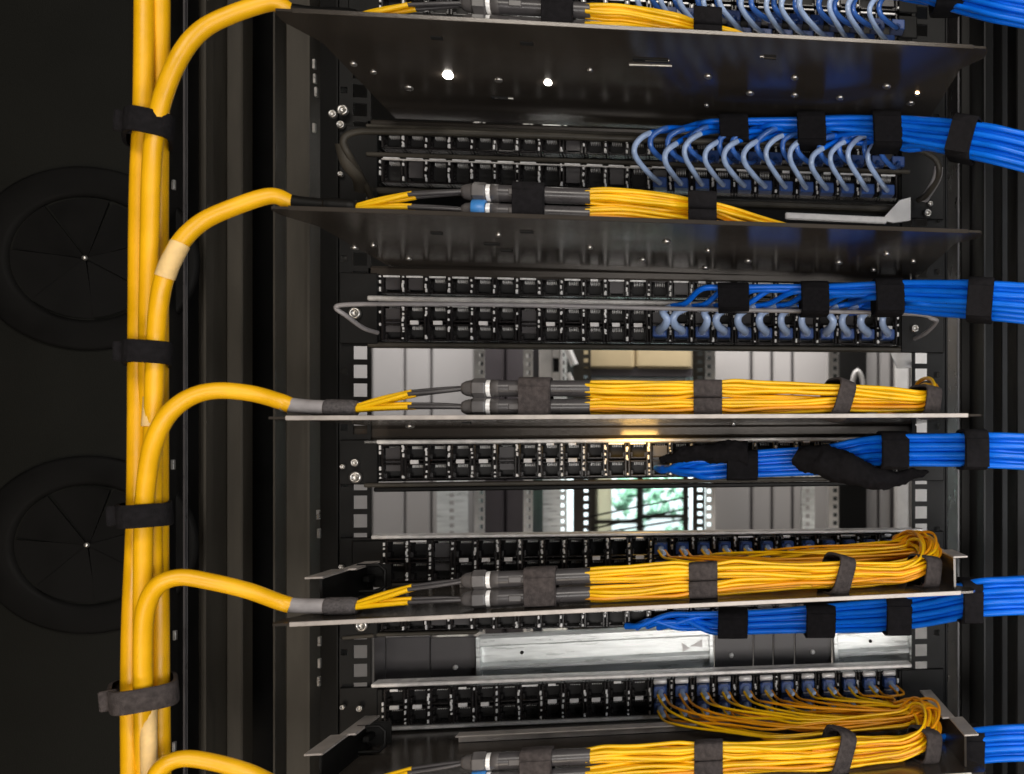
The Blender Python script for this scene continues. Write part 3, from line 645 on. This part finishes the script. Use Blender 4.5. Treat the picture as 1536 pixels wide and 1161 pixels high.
# pale tabs over the plugged ports of the lowest panel
A, ex, dn, p, h, n, Y = pan[6][1][0]
for i in range(12, 24):
    c = A+ex*(p*(i+.5)); k = MB(); k.tube([c+ex*(-.0055)+Vector((0, -.009, -.001)), c+ex*(-.005)+Vector((0, -.009, -.001)), c+ex*.005+Vector((0, -.009, -.001)), c+ex*.0055+Vector((0, -.009, -.001))], [.0015, .0024, .0024, .0015], 10); obj('tab', k, 'ledge', pan[6][0])

# ------------------------------------------------------------------ blue cords
ROWP = {0: 'top', 1: 'upper', 2: 'middle'}
def bundle_pt(tab, x, row, colm):
    yt, pitch, Y = interp(tab, x); return P(x, yt+pitch*(row+.5), Y+colm*.0078+(row % 2)*.0038)
def cord(label, start, shape, tab, row, colm, xjoin, group, bootn=4, bootm='paleblue', bw=1.4):
    t = thing('patch_cable', start[0], label, 'patch cord', group)
    pts = [Vector(s) for s in start]
    x = xjoin; ph = R.uniform(0, 6)
    while x < 1640:
        p_ = bundle_pt(tab, x, row, colm); p_.z += .0003*math.sin(x*.03+ph); p_.y += .0004*math.sin(x*.023+ph); pts.append(p_); x += 36
    sp_ = spline(pts, 5); k = MB(); k.tube(sp_, shape, 8); obj('jacket', k, 'blue', t)
    if bootn:
        c = pts[0]; k = MB(); k.box((c.x-.0058, c.y-.004, c.z-.005), (c.x+.0058, c.y+.009, c.z+.004), bev=.0008); obj('plug', k, 'navy', t)
        n = bootn*5; k = MB(); k.tube(sp_[1:n+1], [shape*bw-(shape*(bw-1.08))*j/n for j in range(n)], 8); obj('boot', k, bootm, t)
    return t
def fan(u, geo, tab, cols, label, curl, rows=8, r=.0021, boots=(5, 5), bw=1.12):
    jobs = []
    for ri, (A, ex, dn, p, h, n, Y) in enumerate(geo):
        for c in range(n-cols, n): jobs.append((c, ri, A+ex*(p*(c+.5))+dn*(h*(.62)), Y))
    jobs.sort(key=lambda j: (j[0], j[1])); per = max(1, math.ceil(len(jobs)/rows))
    for q, (c, ri, pc, Y) in enumerate(jobs):
        row, colm = q//per, q % per
        X0 = CX  # pixel column of the port
        v = pc-EYE; xp = CX+F*v.dot(RT)/v.dot(FW); yp = CY-F*v.z/v.dot(FW)
        st = curl(xp, yp, Y, ri, interp(tab, xp+20), row)
        nm = label % (ORD[c-(n-cols)], ['upper', 'lower'][ri] if len(geo) > 1 else 'only')
        cord(nm, st, r*R.uniform(.95, 1.05), tab, row, colm, xp+62+R.uniform(0, 12), 'blue patch cords', boots[ri % 2], 'paleblue' if ri or len(geo) == 1 else 'navycord', bw)
# upper unit: long curls
TAB1 = [(980, 183, 3.2, -.052), (1100, 180, 3.4, -.056), (1200, 177, 3.8, -.062), (1260, 174, 4.4, -.068), (1350, 175, 5.2, -.088), (1430, 178, 6.9, -.118), (1490, 187, 7.3, -.142), (1560, 203, 7.7, -.155), (1660, 224, 8.2, -.165)]
def curl1(x, y, Y, ri, tb, row):
    j = R.uniform(-7, 7); k = R.uniform(.8, 1.15); yt = tb[0]
    if ri == 1:
        return [P(x, y, Y-.012), P(x-2, y-1, Y-.024), P(x-15+j*.6, y-16, -.050), P(x-29*k+j, y-38*k, -.064), P(x-27*k+j, y-56*k, -.066), P(x-8+j, y-70*k, -.062), P(x+26, yt+tb[1]*(row+.5)+10, tb[2]+.014)]
    x += 15
    return [P(x, y+6, Y-.012), P(x+1, y+12, Y-.024), P(x-10+j*.6, y+13, -.048), P(x-28*k+j, y-4, -.060), P(x-27*k+j, y-22, -.062), P(x-5+j, y-34*k, -.059), P(x+28, yt+tb[1]*(row+.5)+8, tb[2]+.016)]
fan(1, [(a, b, c, d, e, f, g_) for (a, b, c, d, e, f, g_) in pan[1][1]], TAB1, 12, 'blue patch cord in %s column of curls above the second tray, %s port row', curl1)
TAB0 = [(960, -50, 3.2, -.052), (1260, -54, 4.4, -.068), (1350, -50, 5.4, -.088), (1430, -38, 6.9, -.118), (1490, -24, 7.3, -.142), (1560, -12, 7.5, -.155), (1660, 6, 7.8, -.165)]
def curl0(x, y, Y, ri, tb, row):
    j = R.uniform(-7, 7); k = R.uniform(.85, 1.2)
    if ri == 1:
        return [P(x, y+18, Y-.012), P(x-2, y+17, Y-.024), P(x-14+j*.6, y+4, -.056), P(x-31*k+j, y-22*k, -.074), P(x-29*k+j, y-42*k, -.076), P(x-8+j, y-60*k, -.068), P(x+26, tb[0]+tb[1]*(row+.5)+8, tb[2]+.012)]
    x += 15
    return [P(x, y+34, Y-.012), P(x+1, y+36, Y-.024), P(x-8+j*.6, y+36, -.05), P(x-26*k+j, y+18, -.064), P(x-26*k+j, y-2, -.066), P(x-4+j, y-24*k, -.062), P(x+28, tb[0]+tb[1]*(row+.5)+6, tb[2]+.014)]
fan(0, pan[0][1], TAB0, 12, 'blue patch cord in %s column of curls at the top edge, %s port row', curl0)
# middle unit: short pale boots
TAB2 = [(980, 432, 3.2, -.056), (1100, 430, 3.8, -.058), (1240, 427, 4.5, -.064), (1350, 422, 5.6, -.088), (1435, 420, 7.0, -.12), (1500, 423, 7.4, -.142), (1560, 427, 7.6, -.155), (1660, 435, 8.0, -.165)]
def curl2(x, y, Y, ri, tb, row):
    s = R.choice([-1, -1, -1, -1, 1]); w_ = R.uniform(7, 13)
    return [P(x, 497+(x-980)*.012, Y-.012), P(x, 494+(x-980)*.012, Y-.022), P(x+s*w_*.7, 488+(x-980)*.01, -.034), P(x+s*w_, 478+(x-980)*.01, -.040), P(x+s*w_*.4, 468+(x-980)*.008, -.040), P(x+16, 460, -.036), P(x+38, 455, -.042)]
gm = pan[2][1][1]
fan(2, [gm], TAB2, 12, 'blue patch cord with pale boot, %s from the left above the grey cabinets, %s row', curl2, rows=8, r=.0023, boots=(5, 5), bw=1.7)
def extra_cords(n, tab, rows, colm0, x0, label, group):
    for q in range(n):
        row, cm = q % rows, colm0+q//rows
        cord(label % ORD[q], [bundle_pt(tab, x0-30, row, cm+2)+Vector((-.01, .03, 0)), bundle_pt(tab, x0-8, row, cm+.5), ], .0024, tab, row, cm, x0+24, group, 0)
extra_cords(8, TAB2, 8, 2, 1330, 'blue cord filling the middle cable bundle, %s from its top', 'blue patch cords')
# under third tray
TAB3 = [(980, 692, 3.4, -.05), (1060, 690, 3.8, -.055), (1140, 676, 5.6, -.06), (1240, 668, 6.0, -.066), (1300, 655, 6.4, -.075), (1350, 652, 6.7, -.10), (1440, 650, 6.9, -.125), (1500, 650, 7.5, -.145), (1660, 657, 8.0, -.165)]
lab3 = 'blue cord in the wrapped bundle under the third tray, %s by height'
for q in range(13):
    row, cm = q % 7, q//7; x0 = 992+12*(q % 4)
    cord(lab3 % ORD[q], [P(x0-8, 702, -.02), P(x0+4, 706-row*.8, -.04)], .0024, TAB3, row if True else 0, cm, x0+36, 'blue patch cords', 0)
# under fourth tray
TAB4 = [(980, 922, 3.4, -.010), (1090, 918, 4.6, -.016), (1160, 914, 5.0, -.024), (1240, 907, 6.0, -.034), (1330, 897, 7.2, -.064), (1400, 884, 7.8, -.095), (1470, 868, 8.0, -.135), (1540, 864, 8.2, -.15), (1660, 866, 8.5, -.165)]
lab4 = 'blue cord in the bundle passing below the fourth tray, %s by height'
for q in range(13):
    row, cm = q % 7, q//7; x0 = 965+16*((q*3) % 7)
    cord(lab4 % ORD[q], [P(x0-26, 938+(q % 3)*2, -.001), P(x0-4, 938-row*1.4, -.009)], .0024, TAB4, row, cm, x0+36, 'blue patch cords', 0)
TAB5 = [(1300, 1130, 7, -.05), (1400, 1105, 7.6, -.10), (1470, 1090, 7.8, -.135), (1540, 1086, 8.0, -.15), (1660, 1088, 8.2, -.165)]
for q in range(13):
    row, cm = q % 7, q//7
    cord('blue cord in the lowest bundle at the right edge, %s by height' % ORD[q], [P(1290, 1150, -.02), P(1310, 1146-row*2, -.035)], .0024, TAB5, row, cm, 1345, 'blue patch cords', 0)

# ------------------------------------------------------------------ straps
def strap(label, c, axis, hw, hh, width, m='velcro', th=.0011, tail=True, group='hook and loop straps'):
    k = MB(); k.band(c, axis, Vector((0, 0, 1)), hw, hh, width, th)
    o = obj('cable_strap', k, m); tag(o, label, 'strap', group)
    if tail:
        ax = axis.normalized(); up = (Vector((0, 0, 1))-ax*ax.z).normalized(); sd = ax.cross(up)
        s = 1 if sd.y < 0 else -1
        k = MB(); cc = c+sd*(s*(hw+th*1.9)); pts = [cc+up*(hh*.55), cc+up*(-hh*.2)+sd*(s*.0004), cc-up*(hh*.9)+sd*(s*.0012)]
        vs = []
        for p_ in pts:
            for q in (-.47, .47): vs += [p_+ax*(width*q), p_+ax*(width*q)-sd*(s*.0012)]
        f = []
        for j in range(2):
            b_ = j*4; f += [(b_, b_+2, b_+6, b_+4), (b_+1, b_+5, b_+7, b_+3), (b_, b_+4, b_+5, b_+1), (b_+2, b_+3, b_+7, b_+6)]
        f += [(0, 1, 3, 2), (8, 10, 11, 9)]; k.add(vs, f); ob = obj('strap_end', k, m, o)
    return o
def bstrap(label, x0, x1, yt, yb, Y, hw=.0085, **kw):
    xm, ym = (x0+x1)/2, (yt+yb)/2; c = P(xm, ym, Y); mmp = MM(xm, Y)
    a, b = P(x0, ym, Y), P(x1, ym+kw.pop('dy', 0), Y+kw.pop('dY', 0)); strap(label, c, b-a, hw, (yb-yt)/2*mmp, (b-a).length, **kw)
# riser straps
for lab, x0, x1, y0, y1, m, tilt in (('black strap round the yellow riser just below the top branch', 190, 256, 178, 214, 'velcro', .06),
                                   ('black strap round the yellow riser above the third branch', 189, 254, 515, 548, 'velcro', .02),
                                   ('black strap round the yellow riser above the fourth branch', 180, 254, 754, 788, 'velcro', -.05),
                                   ('grey strap round the yellow riser above the lowest branch', 170, 262, 1022, 1056, 'velcrogrey', -.07)):
    xm, ym = (x0+x1)/2, (y0+y1)/2; Y = -.163; c = P(xm, ym, Y); mmp = MM(xm, Y)
    vd = ray(xm, 680).normalized(); sd = Vector((vd.y, -vd.x, 0)); hw = (x1-x0)/2*mmp*.86; w_ = (y1-y0)*mmp
    k = MB(); k.band(c, sd*tilt+Vector((0, 0, 1)), -vd, hw, .0225, w_, .0012, p=4); so = tag(obj('cable_strap', k, m), lab, 'strap', 'hook and loop straps')
    l_ = c-sd*(hw*1.0)-vd*.009; mx = Matrix.Translation(l_) @ Matrix.Rotation(-math.atan2(vd.x, vd.y), 4, 'Z') @ Matrix.Rotation(tilt, 4, 'Y')
    k = MB(); k.box((-.0055, -.003, -w_*.44), (.004, -.0005, w_*.44), mx=mx, bev=.0008); obj('strap_end', k, m, so)
def tb(tab, x, rows): yt, p_, Y = interp(tab, x); return yt, yt+p_*rows, Y
for q, (x0, x1, rows, low) in enumerate(((1079, 1122, 8, 9), (1194, 1236, 8, 12), (1306, 1348, 8, 10), (1429, 1464, 8, 3))):
    yt, yb, Y = tb(TAB1, (x0+x1)/2, rows); bstrap('%s black strap from the left on the blue bundle above the second tray' % ORD[q], x0, x1, yt-2, yb+low, Y+.006, hw=.0135, dy=0 if q < 3 else 6, dY=-.0 if q < 3 else -.008)
for q, (x0, x1, rows, low) in enumerate(((1077, 1123, 8, 6), (1200, 1241, 8, 10), (1310, 1352, 8, 6), (1452, 1490, 8, 2))):
    yt, yb, Y = tb(TAB2, (x0+x1)/2, rows); bstrap('%s black strap from the left on the blue bundle above the third tray' % ORD[q], x0, x1, yt-2, yb+low, Y+.005, hw=.0135, dy=0 if q < 3 else 2, dY=-.0 if q < 3 else -.006)
for q, (x0, x1) in enumerate(((1090, 1136), (1318, 1358), (1440, 1475))):
    yt, yb, Y = tb(TAB3, (x0+x1)/2, 7); bstrap('%s black strap from the left on the blue bundle under the third tray' % ORD[q], x0, x1, yt-4, yb+3, Y+.004, hw=.0155)
for q, (x0, x1) in enumerate(((1077, 1121), (1207, 1250), (1325, 1362), (1437, 1466))):
    yt, yb, Y = tb(TAB4, (x0+x1)/2, 7); bstrap('%s black strap from the left on the blue bundle below the fourth tray' % ORD[q], x0, x1, yt-3, yb+3, Y+.005, hw=.0165)
yt, yb, Y = tb(TAB5, 1455, 7); bstrap('black strap at the left end of the lowest blue bundle', 1440, 1470, yt-2, yb+2, Y+.004, hw=.0125)
yt, yb, Y = tb(TAB0, 1420, 8); bstrap('black strap on the blue bundle at the top right corner', 1398, 1440, yt-2, yb+3, Y+.004, hw=.0135)
# straps on the harnesses
SX = [838, 795, 804, 812, 806]; SX2 = [1062, 1054, 1062, 1055, 1063]
for i, T in enumerate(TR):
    ax = tray_point(T, 900, BY, 0)-tray_point(T, 800, BY, 0)
    m = 'velcro' if i < 2 else 'velcrogrey'
    c = tray_point(T, SX[i], BY, .0131); strap('%s strap over both black sleeve tubes on the %s' % ('black' if i < 2 else 'charcoal', TRN[i]), c, ax, .0066, .0130, 46*MM(804, BY), m, .0010)
    for g_, h in enumerate((.0066, .0193)):
        c = tray_point(T, SX2[i], BY+.0005, h); strap('%s wrap at mid length of the yellow strands on the %s, %s of two' % ('black' if i < 2 else 'charcoal', TRN[i], ['lower', 'upper'][g_]), c, ax, .0064, .0055, 42*MM(1058, BY), m, .0008, tail=False)
    if i >= 2:
        for (x, hh, nm, lean) in ((1254, .0142 if i < 4 else .0155, 'slanted', .7), (1385, .0112, 'rightmost', .35)):
            c = tray_point(T, x, BY+.006+(.008 if x > 1300 else 0), .0118 if x < 1300 else .0105); axs = (ax.normalized()+Vector((0, .35, 0))+Vector((0, 0, -lean*.5))).normalized()
            strap('%s charcoal strap round the yellow strands on the %s' % (nm, TRN[i]), c, axs, .0145, hh, 26*MM(x, BY), 'velcrogrey', .0009, tail=False)
# black cloth wraps under the third tray
def wrap(label, pts, rad, m='velcro'):
    sp_ = spline([P(*p) for p in pts], 16); n = len(sp_); k = MB()
    rr = [interp([(j/(len(rad)-1), r_) for j, r_ in enumerate(rad)], q/(n-1))[0] for q in range(n)]
    k.tube(sp_, rr, 36, ell=(1, .8))
    for v in k.v: 
        d = noise.noise(v*70)*.0032+noise.noise(v*200)*.0012+noise.noise(v*600)*.0009; v += Vector((noise.noise(v*70+Vector((5, 1, 2)))*.002, -abs(d), d))
    return tag(obj('cloth_wrap', k, m), label, 'cable wrap', 'black cloth wraps')
wrap('black tapered cloth wrap at the left end of the bundle under the third tray', [(990, 690, -.055), (1030, 682, -.062), (1075, 679, -.066), (1122, 680, -.068)], [.002, .0052, .0080, .0095])
wrap('large black cloth wrap sagging from the bundle under the third tray', [(1196, 684, -.072), (1235, 692, -.082), (1275, 704, -.088), (1310, 716, -.088), (1345, 718, -.08), (1392, 706, -.07)], [.009, .0135, .0125, .009, .0065, .0025])

print('objects', len(bpy.data.objects))
